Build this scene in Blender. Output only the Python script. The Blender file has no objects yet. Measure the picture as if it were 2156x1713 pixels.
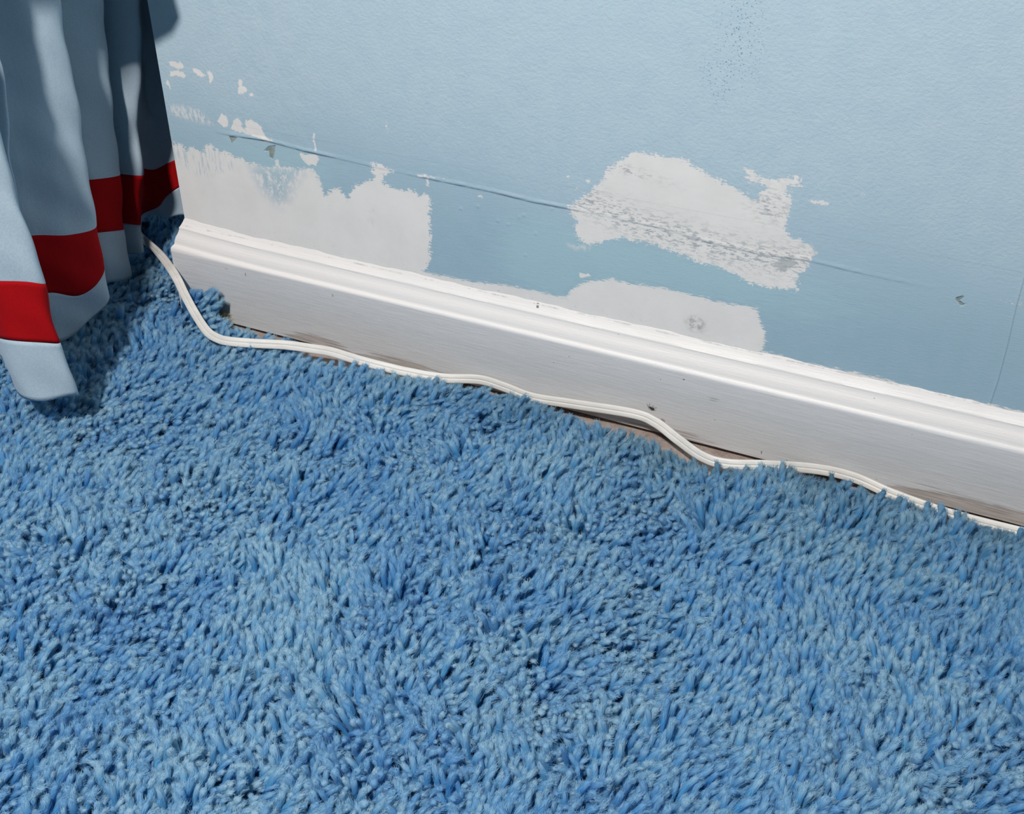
import bpy, bmesh, math
import numpy as np
from mathutils import Matrix, Vector, Euler

rng = np.random.default_rng(7)
S = bpy.context.scene
C = S.collection

# ------------------------------------------------------------------ camera, world, sun, exposure
cam = bpy.data.objects.new('camera', bpy.data.cameras.new('camera'))
C.objects.link(cam)
S.camera = cam
cam.data.sensor_fit = 'HORIZONTAL'
cam.data.sensor_width = 36.0
cam.data.lens = 2545.0 / 2156.0 * 36.0
cam.data.clip_start = 0.02
cam.data.clip_end = 50
right = Vector((0.90615654, 0.42292761, -0.00354396))
up = Vector((-0.23575952, 0.51205505, 0.82596433))
fwd = Vector((-0.35113782, 0.74761746, -0.56371124))
M = Matrix((right, up, -fwd)).transposed().to_4x4()
M.translation = Vector((0.6661, -0.7499, 0.55))
cam.matrix_world = M

W = bpy.data.worlds.new('world')
S.world = W
W.use_nodes = True
W.node_tree.nodes['Background'].inputs[0].default_value = (0.50, 0.78, 1.0, 1)
W.node_tree.nodes['Background'].inputs[1].default_value = 0.06

# the one lamp: a small round photographic lamp held above and behind the camera
lamp = bpy.data.objects.new('lamp', bpy.data.lights.new('lamp', 'AREA'))
C.objects.link(lamp)
lamp.data.shape = 'DISK'
lamp.data.size = 0.085
lamp.data.energy = 21.5
lamp.data.color = (1.0, 0.955, 0.915)
lamp.location = (0.385, -1.03, 1.27)
lamp.rotation_euler = (Vector((0.33, -0.08, 0.12)) - lamp.location).to_track_quat('-Z', 'Y').to_euler()

S.cycles.max_bounces = 6
S.cycles.diffuse_bounces = 3
S.cycles.adaptive_threshold = 0.06
S.cycles.glossy_bounces = 2
S.cycles.transmission_bounces = 4
S.cycles.caustics_reflective = False
S.cycles.caustics_refractive = False

S.view_settings.view_transform = 'Standard'
S.view_settings.look = 'None'
S.view_settings.gamma = 1
S.view_settings.use_curve_mapping = False
S.view_settings.exposure = 0.0

# ------------------------------------------------------------------ outlines measured on the wall (x, z) and floor (x, y), metres
OUT_LEFT = [[-0.0316,0.1586],[0.0118,0.1642],[0.014,0.1579],[0.0187,0.162],[0.0247,0.163],[0.0279,0.1594],[0.032,0.1609],[0.0349,0.1664],[0.0414,0.1679],[0.0431,0.1641],[0.0483,0.1662],[0.0493,0.1639],[0.0529,0.1653],[0.0573,0.1636],[0.0641,0.1615],[0.0702,0.1617],[0.0745,0.1592],[0.0939,0.1576],[0.1128,0.1618],[0.1287,0.1622],[0.1397,0.1641],[0.1465,0.1536],[0.148,0.1424],[0.154,0.1488],[0.1632,0.1518],[0.1705,0.1445],[0.1768,0.1567],[0.1903,0.1628],[0.1971,0.1664],[0.1942,0.1789],[0.2043,0.1784],[0.2151,0.1756],[0.2038,0.1712],[0.2053,0.1632],[0.2154,0.1615],[0.2318,0.1621],[0.2354,0.1593],[0.2405,0.1626],[0.245,0.1599],[0.2442,0.1434],[0.2437,0.1066],[0.2385,0.0966],[0.2258,0.0791],[-0.0636,0.0134]]
OUT_LOW = [[0.3585,0.0927],[0.3603,0.101],[0.366,0.1085],[0.3762,0.1164],[0.3961,0.1229],[0.4029,0.1224],[0.4185,0.1232],[0.44,0.1246],[0.4613,0.1236],[0.4827,0.1227],[0.4958,0.1243],[0.5062,0.1244],[0.5091,0.117],[0.5133,0.1078],[0.5152,0.1],[0.5135,0.0879],[0.511,0.0689],[0.3591,0.0675]]
OUT_MID = [[0.4072,0.2243],[0.4124,0.2249],[0.4224,0.2256],[0.4307,0.2239],[0.4428,0.226],[0.4508,0.2226],[0.4613,0.2179],[0.4727,0.2138],[0.4836,0.2106],[0.494,0.2056],[0.4983,0.2054],[0.4992,0.2115],[0.5027,0.2152],[0.4964,0.2191],[0.4908,0.2171],[0.4872,0.2226],[0.4867,0.2276],[0.4918,0.2254],[0.4981,0.2215],[0.5114,0.2229],[0.5229,0.227],[0.5255,0.2214],[0.5164,0.2187],[0.516,0.2146],[0.5195,0.2094],[0.5186,0.201],[0.5195,0.1865],[0.5238,0.1831],[0.5326,0.1828],[0.5414,0.1754],[0.5375,0.1681],[0.5366,0.1603],[0.5312,0.1569],[0.5317,0.1452],[0.5213,0.1428],[0.5112,0.1427],[0.5011,0.1423],[0.4904,0.1456],[0.48,0.15],[0.4696,0.15],[0.459,0.1511],[0.4486,0.1534],[0.4377,0.1556],[0.4268,0.1578],[0.4164,0.1576],[0.4055,0.1576],[0.3946,0.1553],[0.3841,0.1489],[0.3717,0.1475],[0.3659,0.1529],[0.3656,0.1643],[0.3597,0.1734],[0.3652,0.1789],[0.3728,0.1855],[0.3854,0.1989],[0.3872,0.2067],[0.3982,0.2161]]
OUT_SMALL = [[[0.011,0.2331],[0.0161,0.235],[0.019,0.233],[0.0223,0.2354],[0.0257,0.2313],[0.0243,0.2288],[0.0171,0.2281],[0.0126,0.2295]],[[0.0109,0.2253],[0.0179,0.2275],[0.0238,0.2264],[0.0261,0.2236],[0.0238,0.2213],[0.0169,0.2223],[0.011,0.2214]],[[0.0045,0.2174],[0.0078,0.2171],[0.0091,0.2121],[0.0077,0.2099],[0.0046,0.2134]],[[0.0306,0.23],[0.0374,0.2318],[0.0409,0.2303],[0.0442,0.2281],[0.0473,0.2274],[0.0445,0.2251],[0.039,0.2254],[0.0336,0.2285]],[[0.0472,0.2324],[0.0503,0.2316],[0.0531,0.2294],[0.0533,0.2252],[0.0494,0.2211],[0.0485,0.2268]],[[0.077,0.2278],[0.0821,0.2289],[0.0809,0.2238],[0.0852,0.2225],[0.0848,0.2198],[0.0806,0.2161],[0.0762,0.2173],[0.0767,0.2232]],[[0.0861,0.2169],[0.0892,0.2193],[0.0916,0.2177],[0.0877,0.2152]],[[0.0542,0.1951],[0.0568,0.1967],[0.0604,0.1961],[0.0623,0.1936],[0.0613,0.1875],[0.0571,0.1848],[0.0543,0.1876],[0.0514,0.1899]],[[0.0671,0.1944],[0.0727,0.1953],[0.0752,0.1933],[0.0752,0.1877],[0.0782,0.1862],[0.0787,0.195],[0.0858,0.1966],[0.0901,0.1949],[0.0941,0.1916],[0.0976,0.1842],[0.1062,0.1808],[0.097,0.1801],[0.0837,0.1831],[0.07,0.1841],[0.0641,0.1847],[0.0663,0.1895]],[[0.1264,0.1763],[0.1348,0.1757],[0.1452,0.1775],[0.1465,0.1737],[0.1427,0.1675],[0.1359,0.1667],[0.1318,0.1692]],[[0.5313,0.2117],[0.5379,0.2136],[0.5443,0.2128],[0.5437,0.2107],[0.5369,0.21]],[[0.3569,0.1984],[0.3598,0.1989],[0.3606,0.1962],[0.3577,0.1956]],[[0.3731,0.1977],[0.3767,0.1984],[0.3772,0.1955],[0.3739,0.1949]],[[0.3649,0.1903],[0.3674,0.1912],[0.3679,0.1887],[0.3653,0.1882]],[[0.5626,0.2227],[0.5648,0.2241],[0.5662,0.2227],[0.5644,0.221]],[[0.2855,0.1699],[0.2887,0.1701],[0.2902,0.1681],[0.287,0.1678]],[[0.2343,0.1767],[0.2417,0.1773],[0.258,0.1775],[0.2437,0.1757],[0.2354,0.1746]],[[0.2416,0.1745],[0.2445,0.175],[0.2446,0.1688],[0.2425,0.1688]],[[0.3691,0.1213],[0.3779,0.1236],[0.3802,0.1214],[0.3711,0.1189]],[[0.6592,0.1667],[0.6669,0.1678],[0.6759,0.1675],[0.6817,0.1661],[0.6745,0.1661],[0.6658,0.1661]],[[0.1426,0.194],[0.1444,0.1943],[0.1446,0.1802],[0.1428,0.1799]],[[0.2096,0.2162],[0.2108,0.2164],[0.2113,0.206],[0.2101,0.2058]],[[0.1028,0.1657],[0.107,0.1661],[0.1072,0.1608],[0.1035,0.1605]]]
OUT_WEAK = [[[0.0043,0.1974],[0.0087,0.1981],[0.0134,0.1972],[0.0185,0.1988],[0.0254,0.1979],[0.0348,0.1973],[0.0389,0.1939],[0.0478,0.1853],[0.0372,0.1844],[0.0231,0.1854],[0.0112,0.1864],[0.0036,0.1892]],[[0.3589,0.1444],[0.3658,0.1447],[0.3789,0.1471],[0.3783,0.1427],[0.3621,0.1392]]]
OUT_MOTT = [[0.0752,0.1572],[0.0949,0.1648],[0.1317,0.1683],[0.1376,0.1621],[0.1249,0.1496],[0.1143,0.1309],[0.103,0.1224],[0.0933,0.1269],[0.0837,0.1357],[0.0774,0.1472]]
OUT_GRIME = [[[0.0935,0.1714],[0.0988,0.1764],[0.1059,0.1784],[0.1043,0.1733],[0.1019,0.1656],[0.0989,0.1675],[0.0987,0.1723]],[[0.0603,0.1788],[0.0692,0.1787],[0.0625,0.1723]],[[0.6349,0.1628],[0.6395,0.1653],[0.6393,0.1631],[0.637,0.1612],[0.6407,0.1592],[0.6433,0.1612],[0.6393,0.1571],[0.635,0.1607]]]
OUT_SEAM = [[-0.0127,0.1768],[0.0316,0.1798],[0.06,0.1796],[0.0972,0.1809],[0.1328,0.1782],[0.1592,0.1775],[0.1935,0.1761],[0.2354,0.175],[0.268,0.1747],[0.2998,0.1741],[0.3309,0.1724],[0.3612,0.1725],[0.3945,0.1723],[0.4341,0.1713],[0.4693,0.1675],[0.5034,0.1662],[0.5362,0.1685],[0.5621,0.167],[0.5937,0.1662],[0.6304,0.1656],[0.6766,0.1642]]
OUT_STRIP = [[0.2266,0.0922],[0.2483,0.0936],[0.2821,0.094],[0.307,0.0975],[0.3233,0.0979],[0.3553,0.0982],[0.5121,0.0904],[0.547,0.0886],[0.5969,0.09],[0.6298,0.0872],[0.6611,0.0882],[0.6935,0.0885]]
OUT_CRACK = [[0.6715,0.187],[0.6713,0.1647],[0.6722,0.1364],[0.6722,0.1085],[0.6713,0.091]]
OUT_EDGE = [[0.062,-0.0356],[0.0775,-0.033],[0.097,-0.0328],[0.1171,-0.0339],[0.1428,-0.0441],[0.1693,-0.0418],[0.1953,-0.0396],[0.2143,-0.0413],[0.2459,-0.0425],[0.2764,-0.0346],[0.2952,-0.0298],[0.321,-0.0308],[0.3374,-0.0306],[0.3592,-0.0338],[0.3833,-0.0434],[0.4066,-0.043],[0.4254,-0.0419],[0.4531,-0.0453],[0.4698,-0.0507],[0.4901,-0.0573],[0.5137,-0.0527],[0.5449,-0.0389],[0.5662,-0.0408],[0.5822,-0.0365],[0.5987,-0.0349],[0.6155,-0.0361],[0.6326,-0.0399],[0.6612,-0.0387],[0.6803,-0.0406],[0.6956,-0.039],[0.7126,-0.0383]]

# ------------------------------------------------------------------ helpers
def link(o, parent=None):
    C.objects.link(o)
    if parent is not None:
        o.parent = parent
    return o

def mesh_obj(name, verts, faces, mat=None, parent=None, smooth=False):
    me = bpy.data.meshes.new(name)
    me.from_pydata([tuple(v) for v in verts], [], [tuple(f) for f in faces])
    if smooth:
        me.polygons.foreach_set('use_smooth', [True] * len(me.polygons))
    me.update()
    o = bpy.data.objects.new(name, me)
    if mat:
        me.materials.append(mat)
    return link(o, parent)

def tag(o, label=None, category=None, group=None, kind=None):
    if label: o['label'] = label
    if category: o['category'] = category
    if group: o['group'] = group
    if kind: o['kind'] = kind
    return o

def grid_faces(nu, nv):
    i = np.arange(nu - 1)[:, None]; j = np.arange(nv - 1)[None, :]
    a = i * nv + j
    return np.stack([a, a + nv, a + nv + 1, a + 1], -1).reshape(-1, 4)

def fast_mesh(name, V, F):
    me = bpy.data.meshes.new(name)
    V = np.asarray(V, np.float32); F = np.asarray(F, np.int32)
    me.vertices.add(len(V)); me.vertices.foreach_set('co', V.ravel())
    me.loops.add(F.size); me.loops.foreach_set('vertex_index', F.ravel())
    me.polygons.add(len(F))
    me.polygons.foreach_set('loop_start', np.arange(len(F), dtype=np.int32) * F.shape[1])
    me.update(calc_edges=True)
    return me

def attr(me, name, data):
    a = me.attributes.new(name, 'FLOAT', 'POINT')
    a.data.foreach_set('value', np.asarray(data, np.float32).ravel())

def sd_seg(px, pz, ax, az, bx, bz):
    dx, dz = bx - ax, bz - az
    t = np.clip(((px - ax) * dx + (pz - az) * dz) / (dx * dx + dz * dz + 1e-18), 0, 1)
    return np.hypot(px - ax - t * dx, pz - az - t * dz)

def sd_poly(px, pz, poly):
    d = np.full(px.shape, 1e9); ins = np.zeros(px.shape, bool)
    n = len(poly)
    for i in range(n):
        ax, az = poly[i]; bx, bz = poly[(i + 1) % n]
        d = np.minimum(d, sd_seg(px, pz, ax, az, bx, bz))
        if az != bz:
            c = ((az > pz) != (bz > pz)) & (px < (bx - ax) * (pz - az) / (bz - az) + ax)
            ins ^= c
    return np.where(ins, d, -d)          # positive inside

class NT:
    """small node-tree builder"""
    def __init__(self, name):
        self.m = bpy.data.materials.new(name); self.m.use_nodes = True
        self.t = self.m.node_tree
        self.bsdf = self.t.nodes['Principled BSDF']
    def n(self, typ, **kw):
        nd = self.t.nodes.new(typ)
        for k, v in kw.items():
            if k.startswith('i_'):
                k = k[2:]
                nd.inputs[int(k) if k.isdigit() else k].default_value = v
            else:
                setattr(nd, k, v)
        return nd
    def l(self, a, b):
        self.t.links.new(a, b)
    def put(self, v, sock):
        if hasattr(v, 'is_output') or isinstance(v, bpy.types.NodeSocket):
            self.l(v, sock)
        else:
            sock.default_value = v
    def math(self, op, a, b=0.0, c=0.0, clamp=False):
        nd = self.n('ShaderNodeMath', operation=op, use_clamp=clamp)
        for k, v in enumerate((a, b, c)):
            self.put(v, nd.inputs[k])
        return nd.outputs[0]
    def mixc(self, f, a, b):
        nd = self.n('ShaderNodeMix', data_type='RGBA')
        self.put(f, nd.inputs[0])
        self.put(a, nd.inputs[6]); self.put(b, nd.inputs[7])
        return nd.outputs[2]
    def ramp(self, v, lo, hi, a=0.0, b=1.0, smooth=True):
        nd = self.n('ShaderNodeMapRange')
        if smooth: nd.interpolation_type = 'SMOOTHSTEP'
        self.put(v, nd.inputs[0])
        for k, x in zip((1, 2, 3, 4), (lo, hi, a, b)):
            nd.inputs[k].default_value = x
        return nd.outputs[0]
    def pos(self, sx=1.0, sy=1.0, sz=1.0, off=(0, 0, 0)):
        tc = self.n('ShaderNodeTexCoord')
        mp = self.n('ShaderNodeMapping')
        mp.inputs['Scale'].default_value = (sx, sy, sz)
        mp.inputs['Location'].default_value = off
        self.l(tc.outputs['Object'], mp.inputs[0])
        return mp.outputs[0]
    def noise(self, vec, scale, detail=4.0, rough=0.55, dist=0.0):
        nd = self.n('ShaderNodeTexNoise')
        nd.inputs['Scale'].default_value = scale
        nd.inputs['Detail'].default_value = detail
        nd.inputs['Roughness'].default_value = rough
        nd.inputs['Distortion'].default_value = dist
        self.l(vec, nd.inputs['Vector'])
        return nd.outputs[0]
    def attr(self, name, typ='GEOMETRY'):
        nd = self.n('ShaderNodeAttribute', attribute_name=name, attribute_type=typ)
        return nd.outputs['Fac']
    def bump(self, h, dist, strength=1.0, normal=None):
        nd = self.n('ShaderNodeBump')
        nd.inputs['Distance'].default_value = dist
        nd.inputs['Strength'].default_value = strength
        self.l(h, nd.inputs['Height'])
        if normal is not None: self.l(normal, nd.inputs['Normal'])
        return nd.outputs[0]
    def base(self, c, rough=0.6, normal=None, spec=0.4):
        self.put(c if not isinstance(c, tuple) else (*c, 1), self.bsdf.inputs['Base Color'])
        self.put(rough, self.bsdf.inputs['Roughness'])
        self.bsdf.inputs['Specular IOR Level'].default_value = spec
        if normal is not None: self.l(normal, self.bsdf.inputs['Normal'])
        return self.m

# ------------------------------------------------------------------ materials
def mat_wall():
    t = NT('blue_wall_paint')
    p = t.pos()
    tc = t.n('ShaderNodeSeparateXYZ'); t.l(p, tc.inputs[0])
    x, z = tc.outputs[0], tc.outputs[2]
    streak = t.noise(t.pos(1, 1, 9), 45, 5, 0.6, 0.2)
    fine_streak = t.noise(t.pos(1, 1, 16), 160, 3, 0.6)
    blot = t.noise(p, 9, 3, 0.5)
    mid_n = t.noise(p, 60, 4, 0.6)
    # blue paint: the rolled coat above, the deeper brushed coat below
    zz = t.math('ADD', z, t.math('MULTIPLY', t.math('SUBTRACT', blot, 0.5), 0.10))
    zz = t.math('ADD', zz, t.math('MULTIPLY', t.math('SUBTRACT', streak, 0.5), 0.03))
    low = t.ramp(zz, 0.255, 0.10)
    blue = t.mixc(low, (0.525, 0.665, 0.745, 1), (0.350, 0.515, 0.615, 1))
    blue = t.mixc(t.ramp(mid_n, 0.3, 0.75, 0, 0.35), blue, (0.42, 0.56, 0.70, 1))
    blue = t.mixc(t.ramp(fine_streak, 0.35, 0.75, 0, 0.25), blue, (0.36, 0.56, 0.65, 1))
    # older teal coat
    tz = t.math('ADD', t.attr('teal'), t.math('MULTIPLY', t.math('SUBTRACT', streak, 0.5), 0.05))
    teal = t.ramp(tz, -0.016, 0.012, 0, 0.6)
    blue = t.mixc(teal, blue, (0.42, 0.63, 0.70, 1))
    # bare filler and primer: outlines made ragged
    edge_n = t.noise(p, 230, 6, 0.72, 0.3)
    edge_s = t.noise(t.pos(1, 1, 7), 130, 4, 0.65)
    rag = t.math('ADD', t.math('MULTIPLY', t.math('SUBTRACT', edge_n, 0.5), 0.017),
                 t.math('MULTIPLY', t.math('SUBTRACT', edge_s, 0.5), 0.012))
    w1 = t.ramp(t.math('ADD', t.attr('white'), rag), -0.0003, 0.0006)
    w2 = t.ramp(t.math('ADD', t.attr('soft'), t.math('MULTIPLY', t.math('SUBTRACT', edge_s, 0.5), 0.014)), -0.0006, 0.001)
    w3 = t.ramp(t.math('ADD', t.attr('small'), t.math('MULTIPLY', t.math('SUBTRACT', edge_n, 0.5), 0.0075)), -0.0002, 0.0005)
    wk_n = t.noise(t.pos(3.2, 1, 1), 120, 4, 0.7)
    w4 = t.math('MULTIPLY', t.ramp(t.attr('weak'), -0.002, 0.004), t.ramp(wk_n, 0.42, 0.56, 0, 0.8))
    white = t.math('MAXIMUM', t.math('MAXIMUM', w1, w2), t.math('MAXIMUM', w3, w4))
    # blotches of blue left inside the left filler
    mo_n = t.noise(t.pos(1.6, 1, 1), 140, 5, 0.7)
    mo = t.math('MULTIPLY', t.ramp(t.attr('mott'), -0.006, 0.014), t.ramp(mo_n, 0.38, 0.54, 0, 0.85))
    white = t.math('MULTIPLY', white, t.math('SUBTRACT', 1.0, mo))
    # streaks of blue raked through the top of the left filler
    rk_n = t.noise(t.pos(7, 1, 0.8), 70, 4, 0.7)
    rk = t.math('MULTIPLY', t.ramp(t.attr('rake'), -0.002, 0.006), t.ramp(rk_n, 0.50, 0.62, 0, 0.55))
    white = t.math('MULTIPLY', white, t.math('SUBTRACT', 1.0, rk))
    wcol = t.mixc(t.ramp(t.noise(p, 25, 4, 0.6), 0.3, 0.7), (0.825, 0.815, 0.79, 1), (0.885, 0.87, 0.845, 1))
    wcol = t.mixc(t.ramp(t.noise(t.pos(1, 1, 0.7, (3, 0, 1)), 38, 5, 0.7), 0.62, 0.78, 0, 0.35), wcol, (0.60, 0.59, 0.60, 1))
    col = t.mixc(white, blue, wcol)
    # scratches that show the grey board through the middle filler
    sc_n = t.noise(t.pos(1, 1, 3.2), 150, 5, 0.75, 0.25)
    sc = t.math('MULTIPLY', t.attr('scr'), t.ramp(sc_n, 0.495, 0.575, 0, 0.9))
    sc = t.math('MULTIPLY', t.math('MULTIPLY', sc, white), t.ramp(x, 0.33, 0.335))
    col = t.mixc(sc, col, (0.40, 0.43, 0.45, 1))
    gd = t.ramp(t.math('ADD', t.attr('gray'), rag), -0.0006, 0.001, 0, 0.75)
    col = t.mixc(gd, col, (0.44, 0.48, 0.49, 1))
    # olive chips and the smudge
    gr = t.ramp(t.math('ADD', t.attr('grime'), t.math('MULTIPLY', t.math('SUBTRACT', edge_n, 0.5), 0.003)), -0.0003, 0.0007, 0, 0.8)
    col = t.mixc(gr, col, t.mixc(t.ramp(mid_n, 0.4, 0.6), (0.20, 0.22, 0.16, 1), (0.33, 0.35, 0.30, 1)))
    sm = t.math('MULTIPLY', t.ramp(t.attr('smudge'), -0.005, 0.003), t.ramp(edge_n, 0.40, 0.65, 0, 0.8))
    col = t.mixc(sm, col, (0.30, 0.31, 0.29, 1))
    # dark speckle scuffed high on the wall
    vor = t.n('ShaderNodeTexVoronoi'); vor.inputs['Scale'].default_value = 560; t.l(p, vor.inputs['Vector'])
    dots = t.ramp(vor.outputs['Distance'], 0.20, 0.36, 1, 0)
    keep = t.ramp(t.noise(p, 700, 1, 0.5), 0.42, 0.55)
    sp = t.math('MULTIPLY', t.math('MULTIPLY', t.ramp(t.attr('speck'), -0.012, 0.010), dots), keep)
    col = t.mixc(t.math('MULTIPLY', sp, 0.9), col, (0.17, 0.29, 0.40, 1))
    # a darker line under the tape seam
    sd = t.attr('seam')
    dark = t.math('MULTIPLY', t.ramp(sd, -0.0022, -0.0004), t.ramp(sd, 0.0010, -0.0002))
    dark = t.math('MULTIPLY', dark, t.ramp(t.noise(t.pos(1, 1, 1, (5, 0, 0)), 22, 3, 0.6), 0.36, 0.6, 0.0, 0.35))
    dark = t.math('MULTIPLY', dark, t.attr('seamw'))
    col = t.mixc(dark, col, (0.27, 0.41, 0.52, 1))
    dirt = t.math('MULTIPLY', t.ramp(z, 0.104, 0.090), t.ramp(t.noise(t.pos(1, 1, 2), 260, 4, 0.7), 0.58, 0.72, 0, 0.6))
    col = t.mixc(dirt, col, (0.42, 0.42, 0.42, 1))
    # relief
    roll = t.noise(t.pos(1, 1, 1.25), 340, 3, 0.6, 0.25)
    h = t.math('MULTIPLY', roll, t.ramp(zz, 0.13, 0.23, 0.12, 1.0))
    h = t.math('MULTIPLY', h, t.math('SUBTRACT', 1.0, t.math('MULTIPLY', white, 0.85)))
    n1 = t.bump(h, 0.00085, 0.46)
    hb = t.noise(t.pos(1, 1, 14), 110, 4, 0.6)
    hb = t.math('MULTIPLY', hb, t.ramp(zz, 0.22, 0.13))
    hb = t.math('MULTIPLY', hb, t.math('SUBTRACT', 1.0, t.math('MULTIPLY', white, 0.65)))
    n2 = t.bump(hb, 0.0006, 0.38, n1)
    # filler is a thin raised skin with a lip
    n3 = t.bump(white, 0.00022, 0.8, n2)
    # tape seam: a low step with a lip, plus a hairline ridge at the right
    step = t.ramp(sd, -0.0012, 0.0014)
    lip = t.math('MULTIPLY', t.ramp(sd, -0.001, 0.0005), t.ramp(sd, 0.004, 0.0008))
    jag = t.ramp(t.noise(t.pos(1, 1, 1, (9, 0, 0)), 30, 3, 0.7), 0.38, 0.62, 0.35, 1.0)
    hs = t.math('MULTIPLY', t.math('MULTIPLY', t.math('ADD', t.math('MULTIPLY', step, 0.4), lip), jag), t.attr('seamw'))
    n4 = t.bump(hs, 0.0009, 0.8, n3)
    ck = t.attr('crack')
    rid = t.math('MULTIPLY', t.ramp(ck, -0.0012, 0.0), t.ramp(ck, 0.0012, 0.0))
    n5 = t.bump(rid, 0.0005, 0.8, n4)
    # blisters
    bl = t.ramp(t.attr('blister'), -0.0012, 0.0012)
    n6 = t.bump(bl, 0.0004, 0.6, n5)
    mr = t.math('MULTIPLY', t.ramp(t.attr('grime'), -0.0005, 0.0005), -1.0)
    n7 = t.bump(mr, 0.0006, 0.9, n6)
    return t.base(col, 0.62, n7, 0.3)

def mat_trim():
    t = NT('white_gloss_trim_paint')
    p = t.pos()
    s = t.n('ShaderNodeSeparateXYZ'); t.l(p, s.inputs[0])
    z = s.outputs[2]
    brush = t.noise(t.pos(1, 1, 22), 42, 5, 0.65)
    fine = t.noise(p, 420, 3, 0.6)
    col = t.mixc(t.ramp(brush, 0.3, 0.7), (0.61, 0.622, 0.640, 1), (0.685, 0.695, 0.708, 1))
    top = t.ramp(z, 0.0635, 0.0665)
    col = t.mixc(top, col, (0.93, 0.905, 0.880, 1))  # paler top: light caught by the moulding, put into the colour
    # scuffed bottom edge, worn to brown primer in stretches
    wn = t.noise(t.pos(0.35, 1, 9), 60, 5, 0.7)
    wear = t.math('ADD', t.attr('wear'), t.math('MULTIPLY', t.math('SUBTRACT', wn, 0.5), 0.022))
    wf = t.ramp(wear, -0.001, 0.003, 0, 0.85)
    col = t.mixc(wf, col, t.mixc(t.ramp(brush, 0.35, 0.65), (0.33, 0.28, 0.25, 1), (0.55, 0.50, 0.47, 1)))
    dust = t.math('MULTIPLY', t.ramp(z, 0.018, 0.004), t.ramp(wn, 0.45, 0.7, 0, 0.5))
    col = t.mixc(dust, col, (0.42, 0.385, 0.37, 1))
    # dark crumbs and pin chips
    v = t.n('ShaderNodeTexVoronoi'); v.inputs['Scale'].default_value = 130
    t.l(t.pos(1, 1, 1.4), v.inputs['Vector'])
    chip = t.math('MULTIPLY', t.ramp(v.outputs['Distance'], 0.05, 0.085, 1, 0), t.ramp(t.noise(p, 60, 2, 0.5), 0.60, 0.68))
    col = t.mixc(t.math('MULTIPLY', chip, 0.8), col, (0.25, 0.22, 0.20, 1))
    # nail hole, knocks and pin chips at their own places
    for cx_, cz_, rx_, rz_, f_ in [(0.3371, 0.0862, 0.0011, 0.0011, 0.9), (0.3368, 0.0885, 0.0012, 0.0006, 0.7), (0.0667, 0.0590, 0.0005, 0.0020, 0.7),
                              (0.0470, 0.0600, 0.0018, 0.0005, 0.35), (0.1544, 0.0590, 0.0008, 0.0016, 0.45), (0.4472, 0.0171, 0.0022, 0.0016, 0.6),
                              (0.4609, 0.0585, 0.0008, 0.0006, 0.8), (0.4852, 0.0480, 0.0045, 0.0006, 0.35), (0.4845, 0.0462, 0.0030, 0.0004, 0.45), (0.5255, 0.0110, 0.0005, 0.0012, 0.8)]:
        dx_ = t.math('MULTIPLY', t.math('SUBTRACT', s.outputs[0], cx_), 1 / rx_)
        dz_ = t.math('MULTIPLY', t.math('SUBTRACT', z, cz_), 1 / rz_)
        d2 = t.math('SQRT', t.math('ADD', t.math('MULTIPLY', dx_, dx_), t.math('MULTIPLY', dz_, dz_)))
        d2 = t.math('ADD', d2, t.math('MULTIPLY', t.math('SUBTRACT', t.noise(p, 900, 3, 0.6), 0.5), 1.6))
        col = t.mixc(t.ramp(d2, 1.15, 0.75, 0, f_), col, (0.16, 0.14, 0.13, 1))
    # broken darker line in the quirk above the ogee and along the caulk line
    q = t.math('MULTIPLY', t.ramp(z, 0.0872, 0.0878), t.ramp(z, 0.0888, 0.0882))
    q = t.math('MULTIPLY', q, t.ramp(t.noise(t.pos(1, 1, 1), 48, 4, 0.7), 0.46, 0.62, 0, 0.55))
    col = t.mixc(q, col, (0.48, 0.44, 0.42, 1))
    n1 = t.bump(brush, 0.0007, 0.35)
    n2 = t.bump(fine, 0.00025, 0.35, n1)
    n3 = t.bump(t.math('MULTIPLY', chip, -1.0), 0.0006, 0.7, n2)
    n4 = t.bump(t.math('MULTIPLY', wf, -1.0), 0.0004, 0.5, n3)
    return t.base(col, 0.42, n4, 0.4)

def mat_simple(name, col, rough=0.6, var=0.12, scale=120, bump=0.0, spec=0.3, stretch=(1, 1, 1)):
    t = NT(name)
    n = t.noise(t.pos(*stretch), scale, 4, 0.6)
    a = tuple(c * (1 - var) for c in col) + (1,)
    b = tuple(min(1, c * (1 + var)) for c in col) + (1,)
    cc = t.mixc(t.ramp(n, 0.3, 0.7), a, b)
    nn = t.bump(n, bump, 0.6) if bump else None
    return t.base(cc, rough, nn, spec)

def mat_floor():
    t = NT('dusty_subfloor')
    p = t.pos()
    n = t.noise(p, 90, 6, 0.75); g = t.noise(p, 520, 4, 0.7)
    col = t.mixc(t.ramp(n, 0.3, 0.7), (0.34, 0.27, 0.24, 1), (0.52, 0.43, 0.38, 1))
    col = t.mixc(t.ramp(g, 0.56, 0.72, 0, 0.7), col, (0.62, 0.57, 0.53, 1))
    col = t.mixc(t.ramp(t.noise(p, 260, 3, 0.6), 0.62, 0.70, 0, 0.8), col, (0.13, 0.11, 0.10, 1))
    return t.base(col, 0.9, t.bump(g, 0.0012, 0.8), 0.2)

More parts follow.
